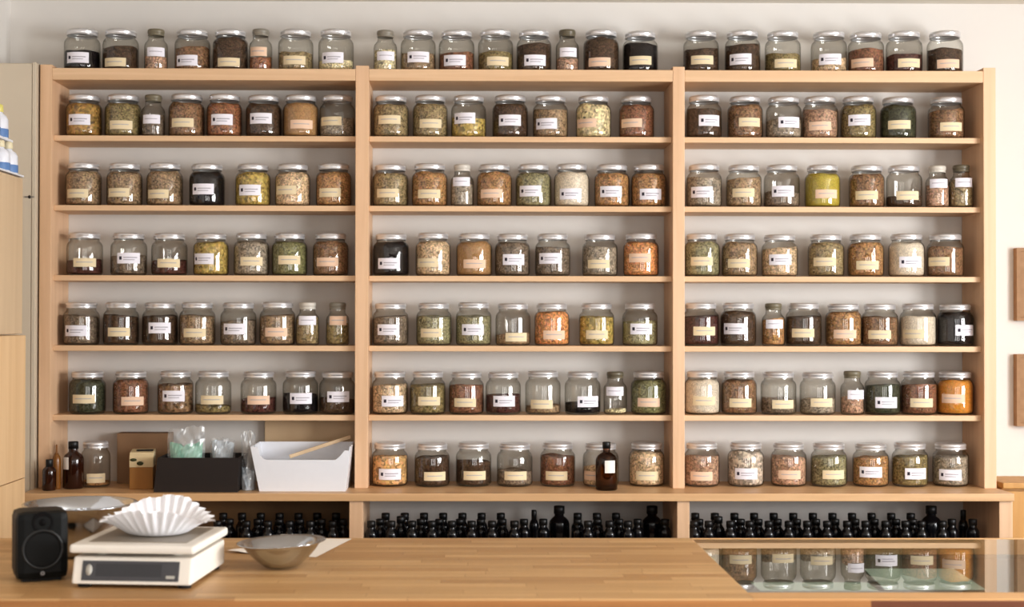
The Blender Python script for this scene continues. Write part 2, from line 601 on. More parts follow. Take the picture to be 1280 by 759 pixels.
# one jar: centre, kind, contents, fill, label colour, label centre across, label centre down, in the close-up's own units
ROWS = {
    (0, 0): "165 W bk .58 w 145 147|315 W db .72 c 290 165|453 N pk .45 w 452 124|595 W br .72 w 570 158|745 W db 1 c 735 165|860 N ru .45 p 850 124|998 W to .6 c 992 157|1155 W cr .35 w 1140 148",
    (0, 1): "172 W mu 1 w 151 389|325 W ol 1 c 315 410|442 N gd .72 w 433 387|572 W br 1 c 554 402|720 W ru 1 w 708 390|873 W db 1 w 860 384|1019 W tn 1 p 1021 408|1165 W gy .6 c 1132 395",
    (0, 2): "170 W tp 1 c 143 678|330 W tp 1 c 304 674|487 W tp 1 c 457 680|652 W bk 1 w 634 660|831 W yo 1 w 817 664|986 W be 1 c 955 664|1146 W tb 1 c 1129 675",
    (0, 3): "160 W ma .45 c 160 196|318 W gd .58 w 317 180|463 W ma .45 c 460 198|612 W yo 1 w 582 182|757 W gy 1 c 757 192|893 W gr 1 c 892 187|1040 W br 1 p 1027 194",
    (0, 4): "148 W gd .86 w 125 440|290 W db .86 c 281 445|430 W db .86 w 428 430|563 W tp .86 c 552 448|710 W gd .72 w 693 434|850 W tp .9 p 845 446|957 N to .9 w 957 390|1065 N ol .72 p 1067 397",
    (0, 5): "170 W dg 1 c 155 684|325 W rb 1 p 332 692|485 W mx .9 w 477 674|620 W ol .28 c 615 688|782 W ma .4 p 782 688|932 W bk .62 w 934 683|1068 W db .5 w 1068 676",
    (1, 0): "130 N cr .72 w 132 140|258 W tp .6 w 259 145|408 W rb .6 w 400 158|560 W ol .6 c 571 162|710 W db .86 w 715 158|840 N pk .5 w 845 127|972 W db 1 p 965 165|1125 W bk .86 c 1126 158",
    (1, 1): "152 W to 1 c 145 389|305 W to 1 c 307 405|455 W yo .58 w 437 384|617 W db 1 w 616 393|774 W tp .86 w 756 405|942 W ch 1 p 910 402|1110 W rb 1 p 1087 402",
    (1, 2): "150 W to 1 c 138 676|303 W tb 1 c 301 680|430 N gy .72 w 426 622|555 W tb 1 p 543 678|708 W gg 1 w 694 669|857 W wh 1 w 852 680|1014 W tb 1 w 1010 671|1168 W tb 1 w 1167 681",
    (1, 3): "140 W bk 1 w 131 199|290 W be 1 c 268 197|437 W tn 1 p 439 201|574 W gd 1 w 579 185|718 W gd .9 w 706 181|887 W gy .9 c 882 201|1034 W or 1 p 1030 180",
    (1, 4): "138 W gd .9 w 129 436|293 W gg .9 c 283 448|435 W gg .9 w 432 437|576 W tp .34 c 590 463|715 W or 1 p 725 455|875 W yo .9 c 877 454|1030 W gg .72 w 1036 434",
    (1, 5): "135 W be .86 w 147 692|271 W ol .86 c 277 692|409 W rb .9 c 404 697|541 W ma .6 w 545 692|683 W tp .25 c 678 704|825 W bk .3 w 848 694|942 N cr .14 w 940 656|1064 W gr 1 p 1062 697",
    (1, 6): "165 W bo .9 w 171 248|328 W db .9 c 340 255|482 W db .72 c 487 253|635 W gd .5 c 639 253|795 W rb .9 c 790 254|955 W be .58 p 925 254|1126 W be 1 c 1128 254",
    (2, 0): "113 W db .72 c 119 157|275 W db .86 w 266 154|432 W ol .6 c 446 170|612 W be .5 w 618 154|756 W rb .7 p 740 167|905 W ma .6 c 928 169|1065 W db .7 p 1080 172",
    (2, 1): "125 W db .9 w 149 394|285 W br 1 c 306 400|440 W gy .6 w 460 399|573 W pk .9 p 578 414|727 W ol 1 w 732 392|882 W dg 1 c 888 409|1070 W br .86 c 1092 417",
    (2, 2): "125 W gy .9 w 115 673|280 W tp .9 c 279 675|428 W gd .4 w 434 670|587 W ye 1 p 605 680|760 W br 1 c 760 685|905 W db .3 c 922 686|1037 N pk .72 w 1042 638|1140 N to .9 w 1142 624",
    (2, 3): "107 W gg 1 c 107 192|242 W tp 1 c 239 199|385 W be .86 w 388 185|551 W to 1 c 546 193|693 W tb 1 c 701 206|839 W wh 1 w 855 195|978 W br .8 c 952 193",
    (2, 4): "103 W ma .9 c 118 442|237 W db 1 w 221 434|365 N tb .86 w 368 416|468 W db .9 c 469 449|615 W tb 1 p 620 452|742 W br .86 c 743 454|880 W wh .86 c 862 452|1027 W bk 1 w 1062 438",
    (2, 5): "108 W wh 1 c 115 692|240 W br 1 c 246 699|381 W gd .5 c 400 704|521 W gy .45 c 538 697|645 N pk .6 w 662 670|757 W dg .9 w 769 698|886 W rb .9 c 895 699|1011 W go 1 p 1006 684",
    (2, 6): "108 W pk .9 p 107 250|268 W sp 1 w 270 241|424 W pk .9 p 428 244|570 W gg .9 c 590 244|722 W tb .86 w 723 234|865 W ol .86 w 889 241|1013 W gy .8 w 1012 245",
}
ORD = ['first', 'second', 'third', 'fourth', 'fifth', 'sixth', 'seventh', 'eighth']
BAY = ['left', 'middle', 'right']
ROWN = ['on top of', 'on first shelf of', 'on second shelf of', 'on third shelf of', 'on fourth shelf of', 'on fifth shelf of', 'on ledge of']


def crop(row, bay):
    if row <= 2:
        return (50, 440, 840)[bay], 25, 3.122
    if row <= 5:
        return (50, 440, 840)[bay], 260, 2.863
    return (430, 430, 840)[bay], 510, (2.977, 2.977, 2.909)[bay]


def make_jar(kind, x, y, z, rz, key, fill, lab, lz, label, cat='jar', sxy=1.0, sz=1.0, group=None):
    r = thing('glass_jar' if kind == 'W' else 'narrow_jar', label, cat, (x, y, z), rz, group)
    r.scale = (sxy, sxy, sz)
    link('glass_body', ME[kind], r)
    if kind == 'W':
        link('lid', ME['lid'], r)
    else:
        t = link('lid', ME['top'], r)
        t.color = col(random.choice([(120, 112, 92), (140, 134, 122), (206, 200, 190), (104, 96, 78)]))
    rgb, grain, _ = K[key]
    if fill > .03:
        c = link('contents', content(kind, fill, grain), r, rz=random.uniform(0, 6.28))
        f = random.uniform(.93, 1.07)
        dark = key in ('bk', 'dg', 'ma', 'db')
        t = 0.0 if key == 'bk' else (.08 if dark else .26)
        gain = .8 if key == 'bk' else (1.1 if dark else 1.32)
        c.color = (*[min(.9, (v * (1 - t) + g_ * t) * f * gain) for v, g_ in zip(lin(rgb), lin((150, 128, 106)))], 1)
    if lab:
        me = ME['labN'] if kind == 'N' else (ME['labW'] if lab == 'w' else ME['labC'])
        l = link('label', me, r, (0, 0, lz))
        l.color = col(LC[lab][0])
    return r


ZROW = [ZT1] + ZS + [ZL]
for (bay, row), txt in ROWS.items():
    x0, y0, s = crop(row, bay)
    items = [t.split() for t in txt.split('|')]
    looks = [(i[1], i[2], i[4]) for i in items]
    # keep neighbours and posts clear of each other
    cxs = [float(i[0]) for i in items]
    rr = [(.0625 if i[1] == 'W' else .0412) * F / 4.9 * s for i in items]
    e0 = (580 + (posts[bay][1] + .006) * F / 4.9 - x0) * s
    e1 = (580 + (posts[bay + 1][0] - .006) * F / 4.9 - x0) * s
    for _ in range(60):
        for i in range(len(cxs)):
            cxs[i] = min(max(cxs[i], e0 + rr[i]), e1 - rr[i])
        for i in range(len(cxs) - 1):
            gap = cxs[i + 1] - cxs[i] - rr[i] - rr[i + 1]
            if gap < 0:
                cxs[i] += gap / 2
                cxs[i + 1] -= gap / 2
    for n, it in enumerate(items):
        kind, key, lab = it[1], it[2], it[4]
        fill, lx, ly = float(it[3]), float(it[5]), float(it[6])
        cx = cxs[n]
        rad = .0612 if kind == 'W' else .04
        base = .098 if row < 6 else .088
        if kind == 'N':
            base -= .012
        Yc = base + random.uniform(-.006, .006)
        zc = ZROW[row]
        p = onY(x0 + cx / s, y0 + ly / s, Yc)
        lp = onY(x0 + lx / s, y0 + ly / s, Yc - rad * .9)
        X = p.x
        D = Yc - CAM.y
        off = (lx - cx) / s * D / F
        a = math.asin(max(-.62, min(.62, off / rad)))
        th = -math.atan2(X, D) + a
        lz = max(.026, min(.085, lp.z - zc))
        words = K[key][2]
        nm = 'glass jar' if kind == 'W' else 'narrow jar'
        lb = f"{nm} of {words}, {LC[lab][1]} label, {ROWN[row]} {BAY[bay]} bay"
        if looks.count((kind, key, lab)) > 1:
            lb = f"{nm} of {words}, {ORD[n]} from {BAY[bay]} bay's left post, {ROWN[row].replace(' of', '').replace('on top', 'on top board')}"
        sz = random.uniform(.985, 1.015)
        make_jar(kind, X, Yc, zc + .0007, th, key, fill, lab, lz, lb, 'jar', random.uniform(.985, 1.01), sz,
                 'wide glass storage jars on the shelving' if kind == 'W' else 'narrow glass jars among the wide ones')


# ------------------------------------------------------------------ dark bottles in the niche
def bottle_meshes(r, h, cr, ch):
    b = lathe(bmesh.new(), [(0, 0), (r * .9, 0), (r, .003), (r, h * .56), (r * .93, h * .63), (r * .7, h * .70), (cr * .85, h * .75), (cr * .8, h - ch * .5)], 18)
    c = lathe(bmesh.new(), [(cr * .6, h - ch), (cr, h - ch), (cr, h - .001), (cr * .9, h), (0, h)], 16)
    return mesh('bottle_body', b, M['black_bottle']), mesh('cap', c, M['black_cap'])


BS = bottle_meshes(.0212, .100, .0140, .020)
BM_ = bottle_meshes(.0212, .110, .0140, .022)
BT = bottle_meshes(.035, .136, .0185, .026)
BD = bottle_meshes(.0165, .122, .009, .034)
NICHE = {0: "272 287 308 322 335 349 362 375 388 402 416 429",
         1: "464 475 489 501m 515 526 540 549 565 575 589.5 601 615 628 643 655 667.5d 679 699t 722 735 747 762 774 785 797 815t 832",
         2: "865 874 886 898m 913 926 937 948 961 972 986 996 1009 1020 1034 1044 1059 1069 1082 1093 1107 1120 1132 1141 1152 1164t 1178 1190 1204d 1216"}
NX = [(-1.36, -.40), (-.307, .674), (.765, 1.736)]
for bay, txt in NICHE.items():
    toks = txt.split()
    for n, t in enumerate(toks):
        suf = t[-1] if t[-1].isalpha() else ''
        px = float(t.rstrip('mtd'))
        pr = {'': BS, 'm': BM_, 't': BT, 'd': BD}[suf]
        Y = (-.075 if n % 2 == 0 else -.028) if not suf else -.035
        if suf in ('t', 'd'):
            Y = .035
        p = onY(px, 655, Y)
        kind = {'': 'small black bottle', 'm': 'slightly taller black bottle', 't': 'large broad shouldered black bottle', 'd': 'black bottle with a tall thin cap'}[suf]
        if suf and sum(1 for q in toks if q.endswith(suf)) == 1:
            lb = f"{kind} in low niche under {BAY[bay]} bay"
        else:
            # count from the post within its own kind
            k = sum(1 for q in toks[:n] if (q[-1] if q[-1].isalpha() else '') == suf)
            num = (ORD + ['ninth', 'tenth', 'eleventh', 'twelfth', 'thirteenth', 'fourteenth', 'fifteenth', 'sixteenth', 'seventeenth', 'eighteenth', 'nineteenth', 'twentieth',
                          'twenty-first', 'twenty-second', 'twenty-third', 'twenty-fourth', 'twenty-fifth', 'twenty-sixth', 'twenty-seventh'])[k]
            lb = f"{kind}, {num} from the left post in niche under {BAY[bay]} bay"
        o = thing('black_bottle', lb, 'bottle', (min(max(p.x, NX[bay][0]), NX[bay][1]), Y, .7006), random.uniform(0, 6), 'dark bottles in the low niche')
        link('bottle_body', pr[0], o)
        link('cap', pr[1], o)
# second rank behind, showing between the front caps
for bay, (xa, xb, st) in enumerate([(279, 432, 23.5), (482, 800, 24), (869, 1200, 24.5)]):
    px = xa
    k = 0
    while px < xb:
        p = onY(px, 655, .045)
        if all(abs(p.x - o.location.x) > .059 or o.location.y < .02 for o in C.objects if o.name.startswith('black_bottle')):
            num = (ORD + ['ninth', 'tenth', 'eleventh', 'twelfth', 'thirteenth', 'fourteenth', 'fifteenth', 'sixteenth'])[k]
            o = thing('black_bottle', f"small black bottle, {num} of the rear rank in niche under {BAY[bay]} bay", 'bottle', (p.x, .045, .7006), 0, 'dark bottles in the low niche')
            link('bottle_body', BM_[0], o)
            link('cap', BM_[1], o)
            k += 1
        px += st


# ------------------------------------------------------------------ amber bottle before the middle bay jar
def amber(name, label, px, py, r, h, cr, ch, lab=None, mat='amber', capmat='black_cap', rzoff=0.0, nozzle=False):
    g = onZ(px, py, ZL)
    o = thing(name, label, 'bottle', (g.x, g.y + r, ZL), -math.atan2(g.x, g.y - CAM.y))
    b = lathe(bmesh.new(), [(0, 0), (r * .9, 0), (r, .004), (r, h * .60), (r * .96, h * .66), (r * .8, h * .72), (r * .5, h * .77), (cr * .9, h * .79), (cr * .9, h - ch)], 28)
    obj('bottle_body', b, M[mat], o)
    if nozzle:
        c = lathe(bmesh.new(), [(cr, h - ch - .002), (cr, h - ch * .7), (cr * .5, h - ch * .55), (cr * .35, h - .004), (0, h)], 16)
    else:
        c = lathe(bmesh.new(), [(cr * .7, h - ch - .004), (cr, h - ch - .004), (cr, h - .002), (cr * .9, h), (0, h)], 20)
    obj('cap', c, M[capmat], o)
    if lab:
        z0, z1, a0, a1 = lab
        bm = bmesh.new()
        vs = []
        for i in range(9):
            a = a0 + (a1 - a0) * i / 8
            x, y = (r + .0008) * math.sin(a), -(r + .0008) * math.cos(a)
            vs.append((bm.verts.new((x, y, z0 * h)), bm.verts.new((x, y, z1 * h))))
        for (p, q), (s, t) in zip(vs, vs[1:]):
            f = bm.faces.new((p, s, t, q))
            f.smooth = True
        obj('label', bm, M['sheet'], o)
    return o


amber('amber_bottle', 'brown glass bottle with white label and black cap before a middle bay jar', 759.5, 614, .0365, .160, .0135, .018,
      (.37, .63, -.15, .85), 'amber_light')
amber('amber_bottle', 'tall dark brown bottle with small white label beside the small dropper bottle', 88, 612, .0345, .157, .0165, .02,
      (.42, .68, -1.15, -.45))
amber('dropper_bottle', 'small dark brown dropper bottle at the end of the left bay ledge', 59, 614, .0225, .102, .0115, .026)
amber('nozzle_bottle', 'slim amber bottle with pointed nozzle standing between two dark bottles', 69, 612, .0145, .150, .007, .05, None, 'amber_thin', 'amber_thin', nozzle=True)

# jar standing among the packets
g = onY(119.5, 600, .06)
make_jar('W', g.x, .06, ZL + .0007, .28, 'tb', .12, 'c', .03, 'nearly empty glass jar beside the tall brown bottle on left bay ledge', 'jar', .80, 1.04)

# ------------------------------------------------------------------ packets, boxes and tray of the left bay
# brown cardboard at the back
g0, g1 = onY(146, 600, .14), onY(212, 600, .14)
gz = onY(180, 541, .14).z
bm = B(g0.x, g1.x, .14, .205, ZL, gz - .002, .002)
cb = obj('cardboard_box', bm, M['card_brown'])
tag(cb, 'plain brown cardboard box at the wall behind the cream and amber carton', 'box')

# carton with a cream band and a slot in its top
g0, g1 = onZ(160, 612, ZL), onZ(189, 612, ZL)
ct = thing('tea_carton', 'small cream and amber carton with dark slot beside the black box', 'carton', ((g0.x + g1.x) / 2, g0.y + .045, ZL), .12)
w = (g1.x - g0.x) / 2
obj('lower_panel', B(-w, w, -.045, .045, 0, .074, .002), M['carton_amber'], ct)
up = bmesh.new()
prism(up, [(-.0455, .074), (.0455, .074), (.0455, .128), (-.030, .122), (-.0455, .108)], -w - .0005, w + .0005, 'X', .001)
obj('upper_band', up, M['carton_cream'], ct)
bm = bmesh.new()
lathe(bm, [(0, 0), (.0085, 0), (.0085, .0012), (0, .0012)], 14)
bm.transform(Matrix.Translation((-.004, -.0458, .087)) @ Matrix.Rotation(R(90), 4, 'X') @ Matrix.Diagonal((1.3, .8, 1, 1)))
t = bmesh.new()
lathe(t, [(0, 0), (.0085, 0), (.0085, .0012), (0, .0012)], 14)
merge(bm, t, Matrix.Translation((-.026, -.0458, .099)) @ Matrix.Rotation(R(90), 4, 'X') @ Matrix.Diagonal((1.3, .6, 1, 1)))
obj('green_print', bm, M['green_print'], ct)
obj('slot', B(-.02, .034, -.012, .018, .1235, .1285), M['slot'], ct, rot=(R(-2), 0, 0))

# black open box
f0, f1 = onZ(192, 615.5, ZL), onZ(296, 616, ZL)
bx = (f0.x + f1.x) / 2
bw = (f1.x - f0.x) / 2
bb = thing('black_box', 'low open black cardboard box holding plastic bags on the ledge', 'box', (bx, f0.y, ZL), 0)
hb = .113
bm = bmesh.new()
prism(bm, [(-bw, 0), (bw, 0), (bw + .006, hb), (-bw + .012, hb)], 0, .004, 'Y')
obj('front_panel', bm, M['card_black'], bb)
bm = bmesh.new()
prism(bm, [(-bw, 0), (bw, 0), (bw + .006, hb), (-bw + .012, hb)], .176, .18, 'Y')
obj('back_panel', bm, M['card_black'], bb)
for s, xx in ((-1, -bw), (1, bw)):
    bm = bmesh.new()
    tx = bw + .006 if s > 0 else -bw + .012
    prism(bm, [(xx, 0), (xx - s * .004, 0), (tx - s * .004, hb), (tx, hb)], .004, .176, 'Y')
    obj('side_panel', bm, M['card_black'], bb)
obj('bottom_panel', B(-bw + .004, bw - .004, .004, .176, 0, .004), M['card_black'], bb)


def bag(name, label, x0, x1, y, z0, z1, th, seed, cont=None, ch=.5, lean=0.0):
    """A crinkled upright plastic bag, pinched at the top."""
    rnd = random.Random(seed)
    o = thing(name, label, 'bag', ((x0 + x1) / 2, y, z0))
    w, h = x1 - x0, z1 - z0

    def skin(k, hh, nx, nz, thick, amp):
        bm = bmesh.new()
        ph = [rnd.uniform(0, 6.3) for _ in range(8)]
        grid = {}
        for side in (-1, 1):
            for i in range(nx + 1):
                for j in range(nz + 1):
                    u, v = i / nx, j / nz
                    bul = math.sin(PI * u) ** .6 * (1 - v ** 2 * .85) * thick * .5
                    cr = amp * (math.sin(11 * u + 7 * v + ph[0]) + math.sin(17 * v - 9 * u + ph[1]) + .7 * math.sin(23 * u + 19 * v + ph[2]))
                    top = (rnd.uniform(-1, 1) * .03 + .03 * math.sin(5 * u + ph[3])) * h if j == nz else 0
                    xx = (u - .5) * w * k * (1 - .10 * v * (1 - v) + .04 * math.sin(6 * v + ph[4])) + lean * v * h
                    grid[side, i, j] = bm.verts.new((xx, side * bul + cr, v * hh + top))
            for i in range(nx):
                for j in range(nz):
                    f = bm.faces.new((grid[side, i, j], grid[side, i + 1, j], grid[side, i + 1, j + 1], grid[side, i, j + 1]))
        bmesh.ops.remove_doubles(bm, verts=list(bm.verts), dist=.0004)
        return bm
    obj('plastic_film', skin(1, h, 16, 16, th, .0022), M['bag'], o)
    if cont:
        obj('bag_contents', skin(.86, h * ch, 12, 9, th * .8, .0018), M[cont], o)
    return o


zb = ZL + .010
a, b = onY(212, 570, .03), onY(258, 570, .03)
bag('plastic_bag', 'clear plastic bag with mint green contents standing in the black box', a.x, b.x, .00, zb, onY(210, 535, 0).z, .06, 3, 'bag_green', .72)
a, b = onY(262, 570, .0), onY(293, 570, .0)
bag('plastic_bag', 'plastic bag of white contents standing in the black box', a.x, b.x, .015, zb, onY(280, 549, .015).z, .05, 5, 'bag_white', .95)
a, b = onY(301, 580, -.05), onY(319, 580, -.05)
bag('plastic_bag', 'tall crumpled clear bag between the black box and the white tray', a.x, b.x, -.045, ZL + .001, onY(310, 540, -.045).z, .05, 9, 'bag_white', .36)

# white stacking tray
f0, f1 = onZ(324, 614.5, ZL), onZ(432, 614.5, ZL)
tx = (f0.x + f1.x) / 2
tw = (f1.x - f0.x) / 2
tr = thing('white_tray', 'white plastic tray with a cut away front beside the wooden post', 'tray', (tx, f0.y, ZL))
H, hl, fl = .148, .104, .020
bm = bmesh.new()
o_ = [(-tw, 0), (tw, 0), (tw + fl * .8, H - .014), (tw - .004, H - .012), (tw - .018, hl + .014), (tw - .034, hl), (-tw + .02, hl), (-tw + .004, hl + .012),
      (-tw - .006, H - .003), (-tw - fl * 1.5, H)]
prism(bm, o_, 0, .004, 'Y', .0008)
obj('front_wall', bm, M['white_plastic'], tr)
bm = bmesh.new()
prism(bm, [(-tw, 0), (tw, 0), (tw + fl * .8, H), (-tw - fl * 1.5, H)], .196, .20, 'Y', .0008)
obj('back_wall', bm, M['white_plastic'], tr)
for xa, xt in ((-tw, -tw - fl * 1.5), (tw, tw + fl * .8)):
    s = .004 if xa < 0 else -.004
    bm = bmesh.new()
    prism(bm, [(xa, 0), (xa + s, 0), (xt + s, H), (xt, H)], .004, .196, 'Y')
    obj('side_wall', bm, M['white_plastic'], tr)
obj('tray_floor', B(-tw + .004, tw - .004, .004, .196, 0, .004), M['white_plastic'], tr)

# pale board at the wall, and a wooden lath lying across the tray
a, b = onY(331, 560, .19), onY(442, 560, .19)
pb = obj('wooden_board', B(a.x, -.372, .186, .212, ZL, 1.12, .002), M['pale_board'])
tag(pb, 'pale flat board standing against the wall behind the white tray', 'board')
p0, p1 = onY(362, 571, .0), onY(438, 546, .075)
d = p1 - p0
bm = bmesh.new()
box(bm, 0, d.length, -.003, .003, -.006, .006, .001)
ln = obj('wooden_lath', bm, M['pale_board'], None, p0)
ln.rotation_euler = d.to_track_quat('X', 'Z').to_euler()
tag(ln, 'thin wooden lath sticking out of the white tray up towards the post', 'lath')

# ------------------------------------------------------------------ counter
CZ, CB, CF = .92, -1.22, -2.0
XG0, XG1 = .572, 1.95
GYB, GYF = CB - .012, -1.935
ctr = thing('counter', 'long butcher block counter before the shelving with a glass inset', 'counter', (0, 0, 0))
obj('worktop', B(-1.598, XG0, CF, CB, CZ - .04, CZ, .0015), M['butcher'], ctr)
obj('worktop_end', B(XG1, 2.4, CF, CB, CZ - .04, CZ, .0015), M['butcher'], ctr)
obj('front_rail', B(XG0, XG1, CF, GYF, CZ - .04, CZ, .0015), M['rail_wood'], ctr)
obj('back_rail', B(XG0, XG1, GYB, CB, CZ - .04, CZ, .001), M['rail_wood'], ctr)
obj('front_panel', B(-1.596, .80, CF + .006, CF + .03, .06, CZ - .04), M['edge_wood'], ctr)
obj('front_panel', B(.80, 2.396, CF + .006, CF + .03, .06, CZ - .04), M['red_wood'], ctr)
obj('edge_strip', B(-1.598, .80, CF - .008, CF, CZ - .05, CZ - .004, .001), M['edge_wood'], ctr)
obj('edge_strip', B(.80, 2.4, CF - .008, CF, CZ - .05, CZ - .004, .001), M['red_wood'], ctr)
obj('side_panel', B(-1.598, -1.57, CF + .03, CB, .06, CZ - .04), M['beech_z'], ctr)
obj('side_panel', B(2.37, 2.4, CF + .03, CB, .06, CZ - .04), M['beech_z'], ctr)
bm = bmesh.new()
dz = CZ - .05
box(bm, XG0, XG1, GYF, GYB, dz - .01, dz)
box(bm, XG0 - .01, XG0, GYF, GYB, dz - .01, CZ - .041)
box(bm, XG1, XG1 + .01, GYF, GYB, dz - .01, CZ - .041)
box(bm, XG0, XG1, GYF - .01, GYF, dz - .01, CZ - .041)
box(bm, XG0, XG1, GYB, GYB + .01, dz - .01, CZ - .041)
obj('case_liner', bm, M['case_liner'], ctr)
obj('cable_plinth', B(-1.55, 2.35, CF + .08, CB - .04, 0, .06), M['rubber'], ctr)
bm = bmesh.new()
vs = [bm.verts.new(v) for v in ((XG0, GYF, CZ - .001), (XG1, GYF, CZ - .001), (XG1, GYB, CZ - .001), (XG0, GYB, CZ - .001))]
bm.faces.new(vs)
gp = obj('glass_plate', bm, M['plate_glass'])
tag(gp, 'clear glass plate let into the counter and mirroring the jars', 'glass plate')
q = [onZ(1080, 711, dz + .002), onZ(1192, 711, dz + .002), onZ(1232, 737, dz + .002), onZ(1106, 737, dz + .002)]
bm = bmesh.new()
prism(bm, [(v.x, v.y) for v in q], dz + .0005, dz + .002, 'Z')
cs = obj('paper_sheet', bm, M['case_sheet'])
q = [onZ(938, 728, dz + .002), onZ(1084, 728, dz + .002), onZ(1098, 738, dz + .002), onZ(950, 738, dz + .002)]
bm = bmesh.new()
prism(bm, [(v.x, v.y) for v in q], dz + .0005, dz + .002, 'Z')
c2 = obj('paper_sheet', bm, M['case_sheet'])
tag(c2, 'narrow pale strip of paper under the counter glass nearest the butcher block', 'sheet of paper')
tag(cs, 'pale green sheet lying in the display case under the counter glass', 'sheet of paper')

# ------------------------------------------------------------------ things on the counter
# weighing scale
A0, A1, A2 = onZ(91.5, 734, CZ), onZ(236, 739, CZ), onZ(285, 706, CZ)
ang = -R(5.0)
W = (A1 - A0).length
Dp = .27
ux, uy = Vector((math.cos(ang), math.sin(ang), 0)), Vector((-math.sin(ang), math.cos(ang), 0))
cen = (A0 + A1) / 2 + uy * Dp / 2
scl = thing('weighing_scale', 'white electronic shop scale with dark display standing on the counter', 'scale', (cen.x, cen.y, CZ), ang)
hw, hd = W / 2, Dp / 2
bm = bmesh.new()
prism(bm, [(-hd, .008), (-hd + .016, .062), (hd, .062), (hd, .008)], -hw, hw, 'X', .005)
obj('housing', bm, M['scale_body'], scl)
tilt = math.atan2(.016, .054)
fm = Matrix.Translation((0, -hd + .008, .035)) @ Matrix.Rotation(-tilt, 4, 'X')
bm = B(-hw + .020, hw - .026, -.0015, .0025, -.0205, .020, .001)
bm.transform(fm)
dsp = obj('display_panel', bm, M['display'], scl)
bm = bmesh.new()
lathe(bm, [(0, 0), (.0068, 0), (.0068, .0012), (0, .0016)], 18)
bm.transform(fm @ Matrix.Translation((-hw + .035, -.0015, .001)) @ Matrix.Rotation(R(90), 4, 'X') @ Matrix.Diagonal((1, 1.7, 1, 1)))
obj('level_eye', bm, M['display_pale'], dsp)
bm = B(hw - .052, hw - .034, -.0025, 0, -.015, -.009)
bm.transform(fm)
obj('sticker', bm, M['display_pale'], dsp)
bm = B(-.075, .062, -.0020, 0, -.012, .014)
bm.transform(fm)
obj('readout_window', bm, plain('readout', (48, 48, 52), 0.15, var=0.1), dsp)
for sx in (-1, 1):
    for sy in (-1, 1):
        bm = lathe(bmesh.new(), [(0, 0), (.014, 0), (.014, .009), (0, .009)], 14)
        obj('foot', bm, M['rubber'], scl, (sx * (hw - .02), sy * (hd - .025), 0))
        bm = lathe(bmesh.new(), [(0, .060), (.011, .060), (.011, .072), (0, .072)], 14)
        obj('pan_support', bm, M['scale_body'], scl, (sx * (hw - .045), sy * (hd - .06), 0))
obj('platform', B(-hw - .006, hw + .006, -hd + .004, hd + .008, .070, .088, .006), M['scale_body'], scl)
obj('weighing_pan', B(-hw + .022, hw - .020, -hd + .04, hd - .02, .0875, .0895, .001), M['scale_pan'], scl)

# fluted paper filter resting on the pan
fc = onZ(196, 657, CZ + .09)
fp = tag(link('paper_filter', None, None, (cen.x + .010, cen.y + .015, CZ + .0902), 0), 'white fluted paper filter lying open on the weighing scale', 'paper filter')
bm = bmesh.new()
NP = 34
rnd = random.Random(4)
jit = [rnd.uniform(-1, 1) for _ in range(NP)]


def flute(p, a, r, z):
    k = (z / .066)
    w_ = math.cos(NP * a)
    rr = r * (1 + .055 * k * w_)
    droop = math.cos(a)
    zz = z * (1 - .58 * k * abs(droop) ** 2.2 - (.10 * k if math.sin(a) < 0 else -.05 * k) * abs(math.sin(a))) + .004 * k * jit[int(a / (2 * PI) * NP) % NP]
    return Vector((1.05 * rr * math.cos(a), .84 * rr * math.sin(a), zz))


prof = [(0, 0), (.03, 0), (.052, .0005), (.062, .004), (.074, .014), (.088, .030), (.100, .046), (.108, .058), (.112, .066)]
lathe(bm, prof, NP * 6, fn=flute)
obj('fluted_paper', bm, M['paper'], fp)

# speaker
sp0 = onZ(40, 729, CZ)
spk = thing('speaker', 'small black rounded loudspeaker at the end of the counter', 'loudspeaker', (sp0.x, sp0.y + .055, CZ), R(23))
obj('cabinet', B(-.053, .053, -.048, .055, .004, .146, .016), M['speaker'], spk)
obj('stand', B(-.040, .040, -.036, .045, 0, .006, .002), M['rubber'], spk)


def disc(prof, x, z, y=-.048, seg=32):
    bm = lathe(bmesh.new(), prof, seg)
    bm.transform(Matrix.Translation((x, y, z)) @ Matrix.Rotation(R(90), 4, 'X'))
    return bm


wf = obj('woofer', disc([(0, -.004), (.012, -.003), (.014, -.010), (.032, -.002), (.036, .001), (.039, .0005)], 0, .068, -.0485), M['cone'], spk)
obj('woofer_ring', disc([(.036, 0), (.038, .003), (.041, .003), (.0425, 0)], 0, .068, -.0478), M['grille'], wf)
tw_ = obj('tweeter', disc([(0, .003), (.007, .001), (.009, -.003), (.018, .0008), (.021, .001), (.0225, 0)], 0, .124, -.0482), M['cone'], spk)
obj('emblem', disc([(.0015, 0), (.0015, .0008), (.0045, .0008), (.0045, 0)], 0, .018, -.0478, 16), M['emblem'], spk)

# steel pot behind the speaker
Dpot = 3.36
px_c = 100
pc = onY(px_c, 640, CAM.y + Dpot)
zr = onY(px_c, 628.5, CAM.y + Dpot).z
pot = thing('steel_pot', 'wide shiny steel mixing bowl behind the speaker and the scale', 'bowl', (pc.x, pc.y, CZ))
hp = zr - CZ
bm = lathe(bmesh.new(), [(0, 0), (.085, 0), (.104, .008), (.119, hp * .35), (.1245, hp * .7), (.126, hp - .006), (.131, hp - .003), (.131, hp), (.124, hp), (.1225, hp * .7), (.117, hp * .35), (.102, .012), (0, .006)], 56)
obj('bowl_shell', bm, M['steel'], pot)
obj('base_ring', lathe(bmesh.new(), [(.066, .0), (.074, .0), (.074, .001), (.066, .001)], 40), M['steel_matt'], pot)

